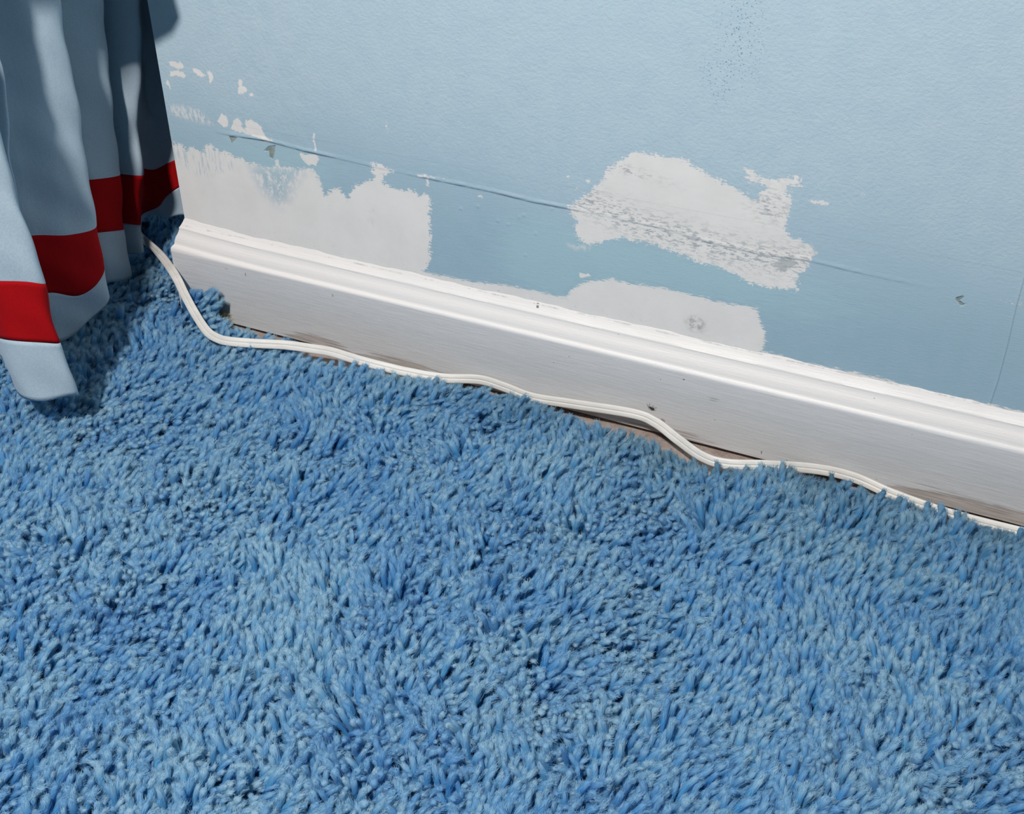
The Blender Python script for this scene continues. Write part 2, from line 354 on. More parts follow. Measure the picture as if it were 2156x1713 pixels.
def mat_cloth(name, col, trans=0.05, sheen=0.1):
    t = NT(name)
    p = t.pos()
    n = t.noise(p, 900, 3, 0.6); b = t.noise(p, 14, 3, 0.5); cr = t.noise(t.pos(1, 1, 0.6), 55, 4, 0.6)
    c = t.mixc(t.ramp(n, 0.3, 0.7), tuple(x * 0.93 for x in col) + (1,), tuple(min(1, x * 1.05) for x in col) + (1,))
    c = t.mixc(t.ramp(b, 0.3, 0.7, 0, 0.10), c, tuple(x * 0.8 for x in col) + (1,))
    nn = t.bump(cr, 0.0030, 0.22, t.bump(n, 0.00035, 0.35))
    t.base(c, 0.85, nn, 0.15)
    t.bsdf.inputs['Sheen Weight'].default_value = sheen
    out = t.t.nodes['Material Output']
    tr = t.n('ShaderNodeBsdfTranslucent'); t.l(c, tr.inputs[0])
    mx = t.n('ShaderNodeMixShader'); mx.inputs[0].default_value = trans
    t.l(t.bsdf.outputs[0], mx.inputs[1]); t.l(tr.outputs[0], mx.inputs[2]); t.l(mx.outputs[0], out.inputs[0])
    return t.m

def mat_yarn():
    t = NT('blue_shag_yarn')
    tint = t.attr('tint', 'INSTANCER')
    p = t.pos()
    n = t.noise(p, 900, 2, 0.5)
    c = t.mixc(tint, (0.070, 0.445, 0.840, 1), (0.210, 0.625, 0.910, 1))
    c = t.mixc(t.ramp(n, 0.3, 0.7, 0, 0.25), c, (0.25, 0.50, 0.72, 1))
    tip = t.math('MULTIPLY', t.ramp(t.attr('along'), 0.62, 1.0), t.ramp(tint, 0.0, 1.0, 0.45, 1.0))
    c = t.mixc(tip, c, (0.55, 0.775, 0.90, 1))         # paler tips: light scattered by the cut fibres, put into the colour
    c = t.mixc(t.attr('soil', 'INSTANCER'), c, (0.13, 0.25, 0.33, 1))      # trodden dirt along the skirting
    t.base(c, 0.6, None, 0.3)
    t.bsdf.inputs['Sheen Weight'].default_value = 0.35
    t.bsdf.inputs['Sheen Roughness'].default_value = 0.5
    t.bsdf.inputs['Sheen Tint'].default_value = (0.75, 0.9, 1, 1)
    out = t.t.nodes['Material Output']
    tr = t.n('ShaderNodeBsdfTranslucent'); t.l(c, tr.inputs[0])
    mx = t.n('ShaderNodeMixShader'); mx.inputs[0].default_value = 0.56
    t.l(t.bsdf.outputs[0], mx.inputs[1]); t.l(tr.outputs[0], mx.inputs[2]); t.l(mx.outputs[0], out.inputs[0])
    return t.m

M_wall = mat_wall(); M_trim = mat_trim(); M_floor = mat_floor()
M_cloth = mat_cloth('white_cotton', (0.47, 0.59, 0.68)); M_red = mat_cloth('red_cotton', (0.43, 0.003, 0.006), sheen=0.0)
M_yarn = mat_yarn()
M_cord = mat_simple('ivory_cord_vinyl', (0.77, 0.75, 0.71), 0.45, 0.08, 90, 0.0002, 0.45, (0.3, 1, 1))
M_jute = mat_simple('jute_backing', (0.24, 0.22, 0.12), 0.9, 0.35, 420, 0.0006)
M_straw = mat_simple('straw_threads', (0.55, 0.48, 0.30), 0.9, 0.3, 420)
M_bug = mat_simple('dark_insect', (0.03, 0.025, 0.022), 0.4, 0.2, 900)
M_brass = mat_simple('tarnished_metal', (0.16, 0.15, 0.11), 0.45, 0.3, 500)
M_plain = mat_simple('pale_blue_alcove_paint', (0.22, 0.34, 0.44), 0.7, 0.05, 40, 0.0004)

# ------------------------------------------------------------------ floor and walls
def box(name, x0, x1, y0, y1, z0, z1, mat, parent=None):
    v = [(x, y, z) for x in (x0, x1) for y in (y0, y1) for z in (z0, z1)]
    f = [(0, 1, 3, 2), (4, 6, 7, 5), (0, 4, 5, 1), (2, 3, 7, 6), (0, 2, 6, 4), (1, 5, 7, 3)]
    return mesh_obj(name, v, f, mat, parent)

tag(box('floor', -0.55, 2.2, -1.9, 1.0, -0.06, 0.0, M_floor), 'bare dusty concrete subfloor showing between carpet and baseboard', kind='structure')

def build_wall():
    step = 0.00125
    xs = np.concatenate([np.arange(0, 0.80 + 1e-9, step), [0.9, 1.1, 1.5, 2.2]])
    zs = np.concatenate([[0, 0.04, 0.07], np.arange(0.08, 0.42 + 1e-9, step), [0.5, 0.8, 1.4, 2.4]])
    X, Z = np.meshgrid(xs, zs, indexing='ij')
    V = np.stack([X, np.zeros_like(X), Z], -1).reshape(-1, 3)
    F = grid_faces(len(xs), len(zs))
    n = len(V)
    T = 0.12; H = 2.4; XR = 2.2
    nz = len(zs); nx = len(xs)
    # back, end and top faces of the solid wall
    extra = [(0, T, 0), (0, T, H), (XR, T, 0), (XR, T, H)]
    V = np.vstack([V, extra])
    me = bpy.data.meshes.new('wall_back')
    faces = [tuple(f) for f in F]
    left = [i for i in range(nz)]
    faces.append(tuple([n + 1] + [n] + left)[:])            # left end cap (bottom to top)
    rightc = [(nx - 1) * nz + i for i in range(nz)]
    faces.append(tuple([n + 2, n + 3] + rightc[::-1]))
    topc = [i * nz + nz - 1 for i in range(nx)]
    faces.append(tuple(topc + [n + 3, n + 1]))
    faces.append((n, n + 1, n + 3, n + 2))
    me.from_pydata([tuple(v) for v in V], [], faces)
    me.update()
    px, pz = V[:, 0].copy(), V[:, 2].copy()
    far = V[:, 1] > 0.01
    near = (px < 0.85) & (pz < 0.46) & ~far
    def field(fn, default=-0.05):
        r = np.full(len(V), default)
        r[near] = fn(px[near], pz[near])
        return np.clip(r, -0.05, 0.05)
    white = field(lambda a, b: np.maximum(sd_poly(a, b, OUT_LEFT), sd_poly(a, b, OUT_MID)))
    soft = field(lambda a, b: np.maximum(sd_poly(a, b, OUT_LOW),
                 np.interp(a, [q[0] for q in OUT_STRIP], [q[1] for q in OUT_STRIP]) - b + 0.0005))
    small = field(lambda a, b: np.max([sd_poly(a, b, q) for q in OUT_SMALL], axis=0))
    weak = field(lambda a, b: np.max([sd_poly(a, b, q) for q in OUT_WEAK], axis=0))
    mott = field(lambda a, b: sd_poly(a, b, OUT_MOTT))
    grime = field(lambda a, b: np.max([sd_poly(a, b, q) for q in OUT_GRIME], axis=0))
    rake = field(lambda a, b: sd_poly(a, b, [(-0.01, 0.172), (0.055, 0.172), (0.066, 0.150), (0.03, 0.135), (-0.01, 0.140)]))
    def ell(a, b, cx, cz, rx, rz):
        return (1 - np.hypot((a - cx) / rx, (b - cz) / rz)) * min(rx, rz)
    teal = field(lambda a, b: np.max([ell(a, b, 0.455, 0.140, 0.085, 0.017), ell(a, b, 0.395, 0.138, 0.05, 0.02),
                 ell(a, b, 0.098, 0.163, 0.045, 0.014), ell(a, b, 0.345, 0.128, 0.04, 0.03)], axis=0))
    smud = field(lambda a, b: ell(a, b, 0.4633, 0.1007, 0.006, 0.005))
    speck = field(lambda a, b: np.maximum(ell(a, b, 0.474, 0.312, 0.014, 0.034), ell(a, b, 0.466, 0.288, 0.014, 0.018)))
    gray = field(lambda a, b: np.maximum(ell(a, b, 0.5206, 0.1619, 0.0055, 0.0055), ell(a, b, 0.5245, 0.1655, 0.004, 0.003)))
    def scrf(a, b):
        seamz = np.interp(a, [q[0] for q in OUT_SEAM], [q[1] for q in OUT_SEAM])
        band = np.exp(-((b - seamz + 0.002 - 0.012 * np.clip((0.42 - a) / 0.05, 0, 1)) / 0.0125) ** 2)
        bl = np.exp(-(((a - 0.506) / 0.013) ** 2 + ((b - 0.203) / 0.012) ** 2))
        b2 = 0.8 * np.exp(-(((a - 0.40) / 0.03) ** 2 + ((b - 0.2105 + (a - 0.4) * 0.1) / 0.004) ** 2))
        return np.clip(np.max([band, bl, b2], axis=0), 0, 1)
    scr = np.zeros(len(V)); scr[near] = scrf(px[near], pz[near])
    def seamf(a, b):
        return b - np.interp(a, [q[0] for q in OUT_SEAM], [q[1] for q in OUT_SEAM])
    seam = field(seamf)
    crack = field(lambda a, b: np.where(b < 0.19, a - np.interp(b, [q[1] for q in OUT_CRACK[::-1]], [q[0] for q in OUT_CRACK[::-1]]), 0.05))
    bls = [(0.2715, 0.1555), (0.2862, 0.1600), (0.303, 0.1515), (0.3205, 0.1580), (0.334, 0.1475), (0.347, 0.170), (0.3115, 0.150), (0.3258, 0.1275), (0.3245, 0.1605)]
    blister = field(lambda a, b: np.max([0.0013 - np.hypot(a - cx, b - cz) for cx, cz in bls], axis=0))
    for k, v in dict(white=white, soft=soft, small=small, weak=weak, mott=mott, grime=grime, rake=rake, teal=teal,
                     smudge=smud, speck=speck, gray=gray, scr=scr, seam=seam, crack=crack, blister=blister,
                     seamw=np.interp(px, [0, .045, .062, .145, .165, .225, .25, .35, .372, .53, .59, .625], [0, 0, 1, 1, .3, .3, .8, .8, .4, .5, .3, 0])).items():
        attr(me, k, v)
    me.materials.append(M_wall)
    o = bpy.data.objects.new('wall_back', me)
    link(o)
    tag(o, 'pale blue painted wall with bare white filler patches and a torn tape seam', kind='structure')
build_wall()

tag(box('wall_left', -0.50, -0.42, -1.9, 1.0, 0.0, 2.4, M_plain), 'pale blue wall behind the curtain', kind='structure')
tag(box('wall_far', -0.42, 0.0, 0.92, 1.0, 0.0, 2.4, M_plain), 'pale blue end wall of the alcove behind the curtain', kind='structure')

# ------------------------------------------------------------------ baseboard
PROFILE = [(0.0, 0.0052), (0.0115, 0.0052), (0.0115, 0.020), (0.0115, 0.040), (0.0115, 0.0632), (0.0112, 0.0643), (0.0104, 0.0655), (0.0092, 0.0667),
           (0.0087, 0.0674), (0.0085, 0.0688), (0.0082, 0.0703), (0.0077, 0.0721), (0.0070, 0.0739), (0.0062, 0.0755), (0.0055, 0.0769), (0.0050, 0.0783),
           (0.0046, 0.0797), (0.0044, 0.0808), (0.0045, 0.0815), (0.0041, 0.0822), (0.0033, 0.0833), (0.0026, 0.0845), (0.0020, 0.0855), (0.0014, 0.0866),
           (0.0008, 0.0880), (0.0, 0.0896)]

def lift(x):
    return np.interp(x, [-0.02, 0.0, 0.03, 0.08, 0.3, 0.7], [0.0042, 0.0040, 0.0026, 0.0013, 0.0, -0.0012])

def base_run(xs, place, seed):
    r = np.random.default_rng(seed)
    cols = []
    ph = r.uniform(0, 6, 8)
    for x in xs:
        row = []
        for (tt, z) in PROFILE:
            w = min(max((z - 0.02) / 0.045, 0), 1)
            zz = z + lift(x) * w
            if z > 0.081:      # hand-run caulk, slightly wavy
                zz += 0.0005 * (math.sin(x * 61 + ph[0]) + 0.6 * math.sin(x * 143 + ph[1]) + 0.4 * math.sin(x * 347 + ph[2])) * (z - 0.081) / 0.008
            row.append(place(x, tt, zz))
        cols.append(row)
    return np.array(cols)

def wear_of(x, z):
    spans = [(0.095, 0.17, 0.012), (0.17, 0.26, 0.010), (0.41, 0.50, 0.0075), (0.60, 0.78, 0.0145), (0.33, 0.40, 0.004)]
    best = np.full(np.shape(x), -0.02)
    for a, b, h in spans:
        c = (a + b) / 2; w = (b - a) / 2
        top = h * np.clip(1 - np.abs((x - c) / w) ** 2.5, -1, 1)
        best = np.maximum(best, np.clip(top - (z - 0.0035), -0.02, 0.02) * 0.8)
    return best

def build_base():
    xs = np.concatenate([np.arange(0, 0.80, 0.004), np.linspace(0.8, 2.2, 30)])
    def place_front(x, tt, z):
        return (-tt if x == 0 else x, -tt, z)
    P = base_run(xs, place_front, 3)
    V = P.reshape(-1, 3)
    nu, nv = P.shape[:2]
    F = grid_faces(nu, nv)
    faces = [tuple(int(q) for q in f) for f in F]
    faces.append(tuple(int((nu - 1) * nv + j) for j in range(nv)))
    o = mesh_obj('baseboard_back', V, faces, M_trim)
    attr(o.data, 'wear', wear_of(V[:, 0], V[:, 2]))
    sm = np.ones(len(faces), bool); sm[-1] = False
    o.data.polygons.foreach_set('use_smooth', sm)
    o.data.set_sharp_from_angle(angle=math.radians(38))
    tag(o, 'white painted baseboard with ogee top and scuffed lower edge along the blue wall', kind='structure')
    # return round the outer corner
    ys = np.concatenate([[0.0], np.linspace(0.01, 0.12, 8)])
    rows = []
    for y in ys:
        rows.append([(-tt, -tt if y == 0 else y, z + lift(0) * min(max((z - 0.02) / 0.045, 0), 1)) for tt, z in PROFILE])
    # match the mitre exactly
    rows[0] = [tuple(p) for p in P[0]]
    R = np.array(rows); nu, nv = R.shape[:2]
    F = grid_faces(nu, nv)[:, ::-1]
    o = mesh_obj('baseboard_left', R.reshape(-1, 3), [tuple(int(q) for q in f) for f in F], M_trim)
    attr(o.data, 'wear', np.full(nu * nv, -0.02))
    o.data.polygons.foreach_set('use_smooth', [True] * len(o.data.polygons))
    o.data.set_sharp_from_angle(angle=math.radians(38))
    tag(o, 'short white baseboard return round the wall corner behind the curtain', kind='structure')
build_base()

# nail hole, dents and chips in the trim are small real pieces of the board
def blob_mesh(cx, cy, cz, rx, ry, rz, seed, nu=10, nv=7, rough=0.25):
    r = np.random.default_rng(seed)
    V = [(cx, cy, cz + rz)]
    for j in range(1, nv):
        th = math.pi * j / nv
        for i in range(nu):
            a = 2 * math.pi * i / nu
            k = 1 + r.uniform(-rough, rough)
            V.append((cx + rx * k * math.sin(th) * math.cos(a), cy + ry * k * math.sin(th) * math.sin(a), cz + rz * math.cos(th)))
    V.append((cx, cy, cz - rz))
    F = []
    for i in range(nu):
        F.append((0, 1 + i, 1 + (i + 1) % nu))
        for j in range(nv - 2):
            a = 1 + j * nu + i; b = 1 + j * nu + (i + 1) % nu
            F.append((a, a + nu, b + nu, b))
        F.append((1 + (nv - 2) * nu + i, len(V) - 1, 1 + (nv - 2) * nu + (i + 1) % nu))
    return V, F

# path of the cord: x, y, z, roll of its flat face (0 = facing up, 90 = facing the room)
CORD_POINTS = [
    (-0.170, 0.125, 0.018, 10), (-0.150, 0.100, 0.021, 15), (-0.1283, 0.0756, 0.0260, 25), (-0.1136, 0.0595, 0.0300, 45), (-0.0929, 0.0421, 0.0360, 62),
    (-0.0658, 0.0239, 0.0420, 75), (-0.0309, -0.0012, 0.0480, 45), (0.0012, -0.0251, 0.0490, 35), (0.0196, -0.0386, 0.0430, 38), (0.0350, -0.0490, 0.0370, 42), (0.0510, -0.0590, 0.0315, 48),
    (0.0623, -0.0644, 0.0280, 50), (0.0729, -0.0670, 0.0270, 54), (0.0836, -0.0668, 0.0268, 58), (0.1033, -0.0600, 0.0260, 58),
    (0.1283, -0.0497, 0.0250, 58), (0.1524, -0.0436, 0.0240, 58), (0.1690, -0.0408, 0.0235, 58), (0.1970, -0.0405, 0.022, 55), (0.2340, -0.0330, 0.017, 55), (0.2640, -0.0260, 0.0150, 60), (0.2925, -0.0170, 0.0160, 68),
    (0.3147, -0.0170, 0.0150, 72), (0.3405, -0.0185, 0.0130, 74), (0.3738, -0.0195, 0.0170, 72), (0.4255, -0.0205, 0.0232, 66), (0.4450, -0.0215, 0.0208, 62),
    (0.4660, -0.0320, 0.0185, 62), (0.4890, -0.0455, 0.0190, 70), (0.5080, -0.0470, 0.0190, 65), (0.5370, -0.0380, 0.0205, 62), (0.5690, -0.0215, 0.0160, 62),
    (0.5957, -0.0155, 0.0125, 68), (0.6245, -0.0200, 0.0098, 65), (0.6645, -0.0240, 0.0085, 62), (0.7140, -0.0260, 0.0100, 60), (0.80, -0.026, 0.012, 60), (0.95, -0.030, 0.018, 50)]

def catmull(P, n):
    P = np.asarray(P, float)
    Q = np.vstack([2 * P[0] - P[1], P, 2 * P[-1] - P[-2]])
    out = []
    for i in range(1, len(Q) - 2):
        for t in np.linspace(0, 1, n, endpoint=False):
            a, b, c, d = Q[i - 1], Q[i], Q[i + 1], Q[i + 2]
            out.append(0.5 * ((2 * b) + (c - a) * t + (2 * a - 5 * b + 4 * c - d) * t ** 2 + (-a + 3 * b - 3 * c + d) * t ** 3))
    out.append(P[-1])
    return np.array(out)

# ------------------------------------------------------------------ carpet
EX = np.array([p[0] for p in OUT_EDGE]); EY = np.array([p[1] for p in OUT_EDGE])
def edge_y(x):
    x = np.asarray(x, float)
    e = np.interp(x, EX, EY)
    e = np.where(x > EX[-1], -0.036, e)
    near = np.interp(x, [0.036, 0.044, 0.060], [-0.0135, -0.030, -0.0365])
    return np.where(x < 0.06, near, e)

def allowed(x, y, off=0.0):
    left_of_corner = x < -0.0135 - off
    ok = np.where(left_of_corner, y < 0.90, y < edge_y(x) - off)
    return ok & (x > -0.40)

def carpet():
    # backing: follows the cut edge
    xs = np.concatenate([np.linspace(-0.405, -0.0145, 20), np.linspace(-0.0135, 0.08, 40), np.linspace(0.083, 0.76, 240), np.linspace(0.78, 2.15, 24)])
    r = np.random.default_rng(5)
    top = []
    for x in xs:
        y = 0.90 if x < -0.0140 else float(edge_y(x)) + 0.0035 + 0.0012 * r.normal()
        if -0.0140 <= x < 0.036: y = min(y, -0.0125)
        top.append(y)
    V, F = [], []
    for x, y in zip(xs, top):
        V += [(x, -1.85, 0.0008), (x, -1.85, 0.0045), (x, y, 0.0045), (x, y, 0.0008)]
    n = len(xs)
    for i in range(n - 1):
        a = 4 * i; b = a + 4
        for k in range(4):
            F.append((a + k, b + k, b + (k + 1) % 4, a + (k + 1) % 4))
    F += [(3, 2, 1, 0), (4 * n - 4, 4 * n - 3, 4 * n - 2, 4 * n - 1)]
    root = mesh_obj('carpet', V, F, M_jute)
    tag(root, 'bright blue deep-pile shag carpet with a rough cut edge along the baseboard', 'carpet')

    # ---- tuft prototypes: a soft core plus a halo of fine fibres
    protos = bpy.data.collections.new('tuft_shapes')
    NP = 18
    for k in range(NP):
        r = np.random.default_rng(100 + k)
        L = 0.0205 * r.uniform(0.88, 1.12)
        bend = r.uniform(0.0, 0.010); bend2 = r.uniform(-0.004, 0.004)
        R0 = 0.00158 * r.uniform(0.82, 1.2)
        def axis(s):
            return np.array([bend * s ** 2.2, bend2 * math.sin(s * 2.6), L * (s - 0.10 * (bend / 0.010) * s ** 3)])
        V, F, AL = [], [], []
        nr, ns = 8, 7
        tw = r.uniform(1.0, 3) * r.choice([-1, 1])
        for i in range(nr):               # soft inner bundle
            s = [0, 0.25, 0.5, 0.7, 0.84, 0.91, 0.95, 0.965][i]
            rad = R0 * 0.98 * [0.70, 0.85, 0.98, 1.12, 1.20, 1.12, 0.86, 0.35][i]
            c = axis(s)
            for j in range(ns):
                a = 2 * math.pi * j / ns + tw * s
                q = rad * (1 + 0.10 * r.normal() * min(1, s * 2))
                V.append((c[0] + q * math.cos(a), c[1] + q * math.sin(a), c[2] + 0.0002 * r.normal() * s)); AL.append(s)
        for i in range(nr - 1):
            for j in range(ns):
                a = i * ns + j; b = i * ns + (j + 1) % ns
                F.append((a, b, b + ns, a + ns))
        F.append(tuple((nr - 1) * ns + j for j in range(ns)))
        for f in range(95):              # fibres, thickest round the cut end
            a0 = r.uniform(0, 2 * math.pi); s0 = min(0.90, r.uniform(0.35, 1.02)); s1 = min(1.02, s0 + r.uniform(0.10, 0.28))
            w = 0.00011 * r.uniform(0.7, 1.4)
            out = R0 * (r.uniform(1.1, 1.6) if r.uniform() < 0.8 else r.uniform(1.5, 2.1))
            inn = R0 * r.uniform(0.7, 1.05) if s0 < 0.8 else R0 * r.uniform(0.0, 1.0)
            if s1 > 0.97: out = max(inn * 1.05, out * r.uniform(0.5, 1.05))
            cz = 0.0010 * r.uniform(-0.2, 1.0); da = r.normal() * 0.7
            nz = r.uniform(-1, 1); prev = None
            for q in range(4):
                u = q / 3; s = s0 + (s1 - s0) * u
                c = axis(s)
                rad = inn + (out - inn) * math.sin(u * 1.5)
                aa = a0 + da * u
                px = c[0] + rad * math.cos(aa); py = c[1] + rad * math.sin(aa); pz = c[2] + cz * u
                ww = w * (1 - 0.5 * u); ta = aa + math.pi / 2 + 0.5 * nz
                V += [(px - ww * math.cos(ta), py - ww * math.sin(ta), pz), (px + ww * math.cos(ta), py + ww * math.sin(ta), pz + ww * nz)]
                AL += [min(1, s + 0.05)] * 2
                m = len(V)
                if prev is not None:
                    F.append((prev, prev + 1, m - 1, m - 2))
                prev = m - 2
        me = bpy.data.meshes.new('tuft')
        me.from_pydata([tuple(float(c) for c in v) for v in V], [], F)
        me.polygons.foreach_set('use_smooth', [True] * len(me.polygons))
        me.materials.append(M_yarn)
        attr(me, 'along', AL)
        me.update()
        protos.objects.link(bpy.data.objects.new('tuft', me))

    # ---- where every tuft stands
    r = np.random.default_rng(11)
    def vnoise(x, y, cell, seed):
        rr = np.random.default_rng(seed); T = rr.uniform(-1, 1, (128, 128))
        u = (x + 3.0) / cell; v = (y + 3.0) / cell
        i = np.floor(u).astype(int); j = np.floor(v).astype(int)
        fu = u - i; fv = v - j
        fu = fu * fu * (3 - 2 * fu); fv = fv * fv * (3 - 2 * fv)
        g = lambda a, b: T[a % 128, b % 128]
        return (g(i, j) * (1 - fu) + g(i + 1, j) * fu) * (1 - fv) + (g(i, j + 1) * (1 - fu) + g(i + 1, j + 1) * fu) * fv
    sp = 0.0033
    gx = np.arange(-0.38, 1.15, sp); gy = np.arange(-0.98, 0.30, sp)
    X, Y = np.meshgrid(gx, gy, indexing='ij')
    X = X + (np.arange(X.shape[1]) % 2)[None, :] * sp / 2
    X = (X + r.uniform(-.42, .42, X.shape) * sp).ravel(); Y = (Y + r.uniform(-.42, .42, Y.shape) * sp).ravel()
    keep = allowed(X, Y, 0.0045)
    X, Y = X[keep], Y[keep]
    # thin a few bald spots
    bald = vnoise(X, Y, 0.013, 41) + 0.6 * vnoise(X, Y, 0.006, 42)
    kp = (bald > -1.25) | (r.uniform(size=X.shape) < 0.3)
    X, Y = X[kp], Y[kp]
    n = len(X)
    lx = 0.30 + 0.55 * vnoise(X, Y, 0.085, 21) + 0.50 * vnoise(X, Y, 0.027, 22) + 0.40 * vnoise(X, Y, 0.011, 23) + 0.24 * r.normal(size=n)
    ly = 0.34 + 0.55 * vnoise(X, Y, 0.085, 31) + 0.50 * vnoise(X, Y, 0.027, 32) + 0.40 * vnoise(X, Y, 0.011, 33) + 0.24 * r.normal(size=n)
    # near the cut edge the tufts stand up and splay a little outwards
    dist = np.where(X < -0.0135, 0.1, edge_y(X) - Y)
    k = np.clip(dist / 0.022, 0, 1)
    lx = lx * (0.35 + 0.65 * k); ly = ly * (0.25 + 0.75 * k) + 0.10 * (1 - k)
    mag = np.hypot(lx, ly)
    tilt = 0.66 * np.tanh(mag * 0.85)
    az = np.arctan2(ly, lx)
    sc = 1.0 + 0.16 * vnoise(X, Y, 0.05, 51) + 0.14 * r.normal(size=n)
    # the mound pushed up against the board next to the corner
    md = np.exp(-(((X - 0.020) / 0.020) ** 2 + ((Y + 0.028) / 0.018) ** 2))
    md = np.where(X < -0.012, 0, md)
    Zp = 0.004 + 0.019 * md
    sc = np.clip(sc + 0.35 * md, 0.6, 1.6)
    # pile lies lower where the cord presses on it and behind the corner
    sc *= np.interp(dist, [0.0, 0.010, 0.022], [0.72, 0.82, 1.0])
    cp = catmull([q[:3] for q in CORD_POINTS[:20]], 10)
    dc = np.full(n, 1.0)
    for q in cp:
        dc = np.minimum(dc, np.hypot(X - q[0], Y + 0.006 - q[1]))
    sc *= np.where(X < 0.2, np.interp(dc, [0.003, 0.010], [0.64, 1.0]), 1.0)
    Zp = np.where(X < 0.2, 0.004 + (Zp - 0.004) * np.interp(dc, [0.004, 0.012], [0.35, 1.0]), Zp)
    tint = np.clip(0.45 + 0.32 * vnoise(X, Y, 0.04, 61) + 0.30 * vnoise(X, Y, 0.012, 62) + 0.24 * r.normal(size=n), 0, 1)
    pts = bpy.data.meshes.new('pile')
    pts.vertices.add(n)
    pts.vertices.foreach_set('co', np.stack([X, Y, Zp], -1).astype(np.float32).ravel())
    ra = pts.attributes.new('rot', 'FLOAT_VECTOR', 'POINT')
    ra.data.foreach_set('vector', np.stack([r.uniform(-.12, .12, n), tilt, az], -1).astype(np.float32).ravel())
    sa = pts.attributes.new('size', 'FLOAT_VECTOR', 'POINT')
    wd = sc ** 0.3 * r.uniform(0.82, 1.25, n)
    sa.data.foreach_set('vector', np.stack([wd, wd, sc], -1).astype(np.float32).ravel())
    ia = pts.attributes.new('pick', 'INT', 'POINT')
    ia.data.foreach_set('value', r.integers(0, NP, n).astype(np.int32))
    attr(pts, 'tint', tint)
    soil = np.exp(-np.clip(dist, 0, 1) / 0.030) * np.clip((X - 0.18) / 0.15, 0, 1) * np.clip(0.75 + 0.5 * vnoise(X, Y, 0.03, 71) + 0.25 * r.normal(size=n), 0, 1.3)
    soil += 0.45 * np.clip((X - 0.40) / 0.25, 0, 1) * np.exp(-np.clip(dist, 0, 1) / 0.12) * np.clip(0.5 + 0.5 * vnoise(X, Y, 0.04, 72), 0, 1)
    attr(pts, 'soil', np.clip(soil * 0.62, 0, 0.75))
    pile = bpy.data.objects.new('pile', pts)
    link(pile, root)
    tag(pile, kind='stuff')
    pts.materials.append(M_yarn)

    g = bpy.data.node_groups.new('plant_tufts', 'GeometryNodeTree')
    g.interface.new_socket('Geometry', in_out='INPUT', socket_type='NodeSocketGeometry')
    g.interface.new_socket('Geometry', in_out='OUTPUT', socket_type='NodeSocketGeometry')
    N = g.nodes.new; Lk = g.links.new
    gi = N('NodeGroupInput'); go = N('NodeGroupOutput')
    m2p = N('GeometryNodeMeshToPoints')
    ci = N('GeometryNodeCollectionInfo'); ci.inputs['Collection'].default_value = protos
    ci.inputs['Separate Children'].default_value = True; ci.inputs['Reset Children'].default_value = True
    iop = N('GeometryNodeInstanceOnPoints'); iop.inputs['Pick Instance'].default_value = True
    def na(name, typ):
        a = N('GeometryNodeInputNamedAttribute'); a.data_type = typ; a.inputs['Name'].default_value = name
        return a.outputs['Attribute']
    e2r = N('FunctionNodeEulerToRotation')
    Lk(gi.outputs[0], m2p.inputs[0]); Lk(m2p.outputs[0], iop.inputs['Points'])
    Lk(ci.outputs[0], iop.inputs['Instance'])
    Lk(na('pick', 'INT'), iop.inputs['Instance Index'])
    Lk(na('rot', 'FLOAT_VECTOR'), e2r.inputs[0]); Lk(e2r.outputs[0], iop.inputs['Rotation'])
    Lk(na('size', 'FLOAT_VECTOR'), iop.inputs['Scale'])
    Lk(iop.outputs[0], go.inputs[0])
    md_ = pile.modifiers.new('tufts', 'NODES'); md_.node_group = g
    print('tufts', n)

    # ---- frayed jute threads along the cut edge
    V, F = [], []
    r = np.random.default_rng(77)
    cord_path = catmull([q[:3] for q in CORD_POINTS], 12)
    def thread(p, d, L, w, curl):
        v0, f0 = len(V), len(F)
        p = np.array(p, float); d = np.array(d, float); d /= np.linalg.norm(d)
        prev = None
        for q in range(6):
            u = q / 5
            side = np.cross(d, [0, 0.3, 1]); side /= np.linalg.norm(side) + 1e-9
            up_ = np.cross(side, d)
            m = len(V)
            ww = w * (1 - 0.5 * u)
            V.extend([tuple(p + side * ww), tuple(p - side * ww * 0.5 + up_ * ww), tuple(p - side * ww * 0.5 - up_ * ww)])
            if prev is not None:
                for a in range(3):
                    F.append((prev + a, prev + (a + 1) % 3, m + (a + 1) % 3, m + a))
            prev = m
            p = p + d * L / 5
            d = d + r.normal(size=3) * curl; d /= np.linalg.norm(d)
            if np.min(np.linalg.norm(cord_path - p, axis=1)) < 0.0062:      # keep clear of the cord
                del V[v0:]; del F[f0:]
                return
    for _ in range(130):      # tuft of jute by the gap beside the corner
        thread((r.uniform(0.036, 0.043), r.uniform(-0.026, -0.014), r.uniform(0.002, 0.015)), (r.uniform(0.0, 1), r.uniform(-.4, .5), r.uniform(-.3, 0.5)),
               r.uniform(0.004, 0.009), 0.00019, 0.35)
    for _ in range(170):
        x = r.uniform(0.05, 0.76)
        thread((x, float(edge_y(x)) + 0.002, r.uniform(0.002, 0.008)), (r.uniform(-.8, .8), r.uniform(0, 1), r.uniform(-.1, .6)), r.uniform(0.003, 0.009), 0.00010, 0.4)
    fr = mesh_obj('frayed_threads', V, F, M_straw, root)
    tag(fr, 'frayed straw-coloured threads at the cut edge', kind='stuff')
carpet()

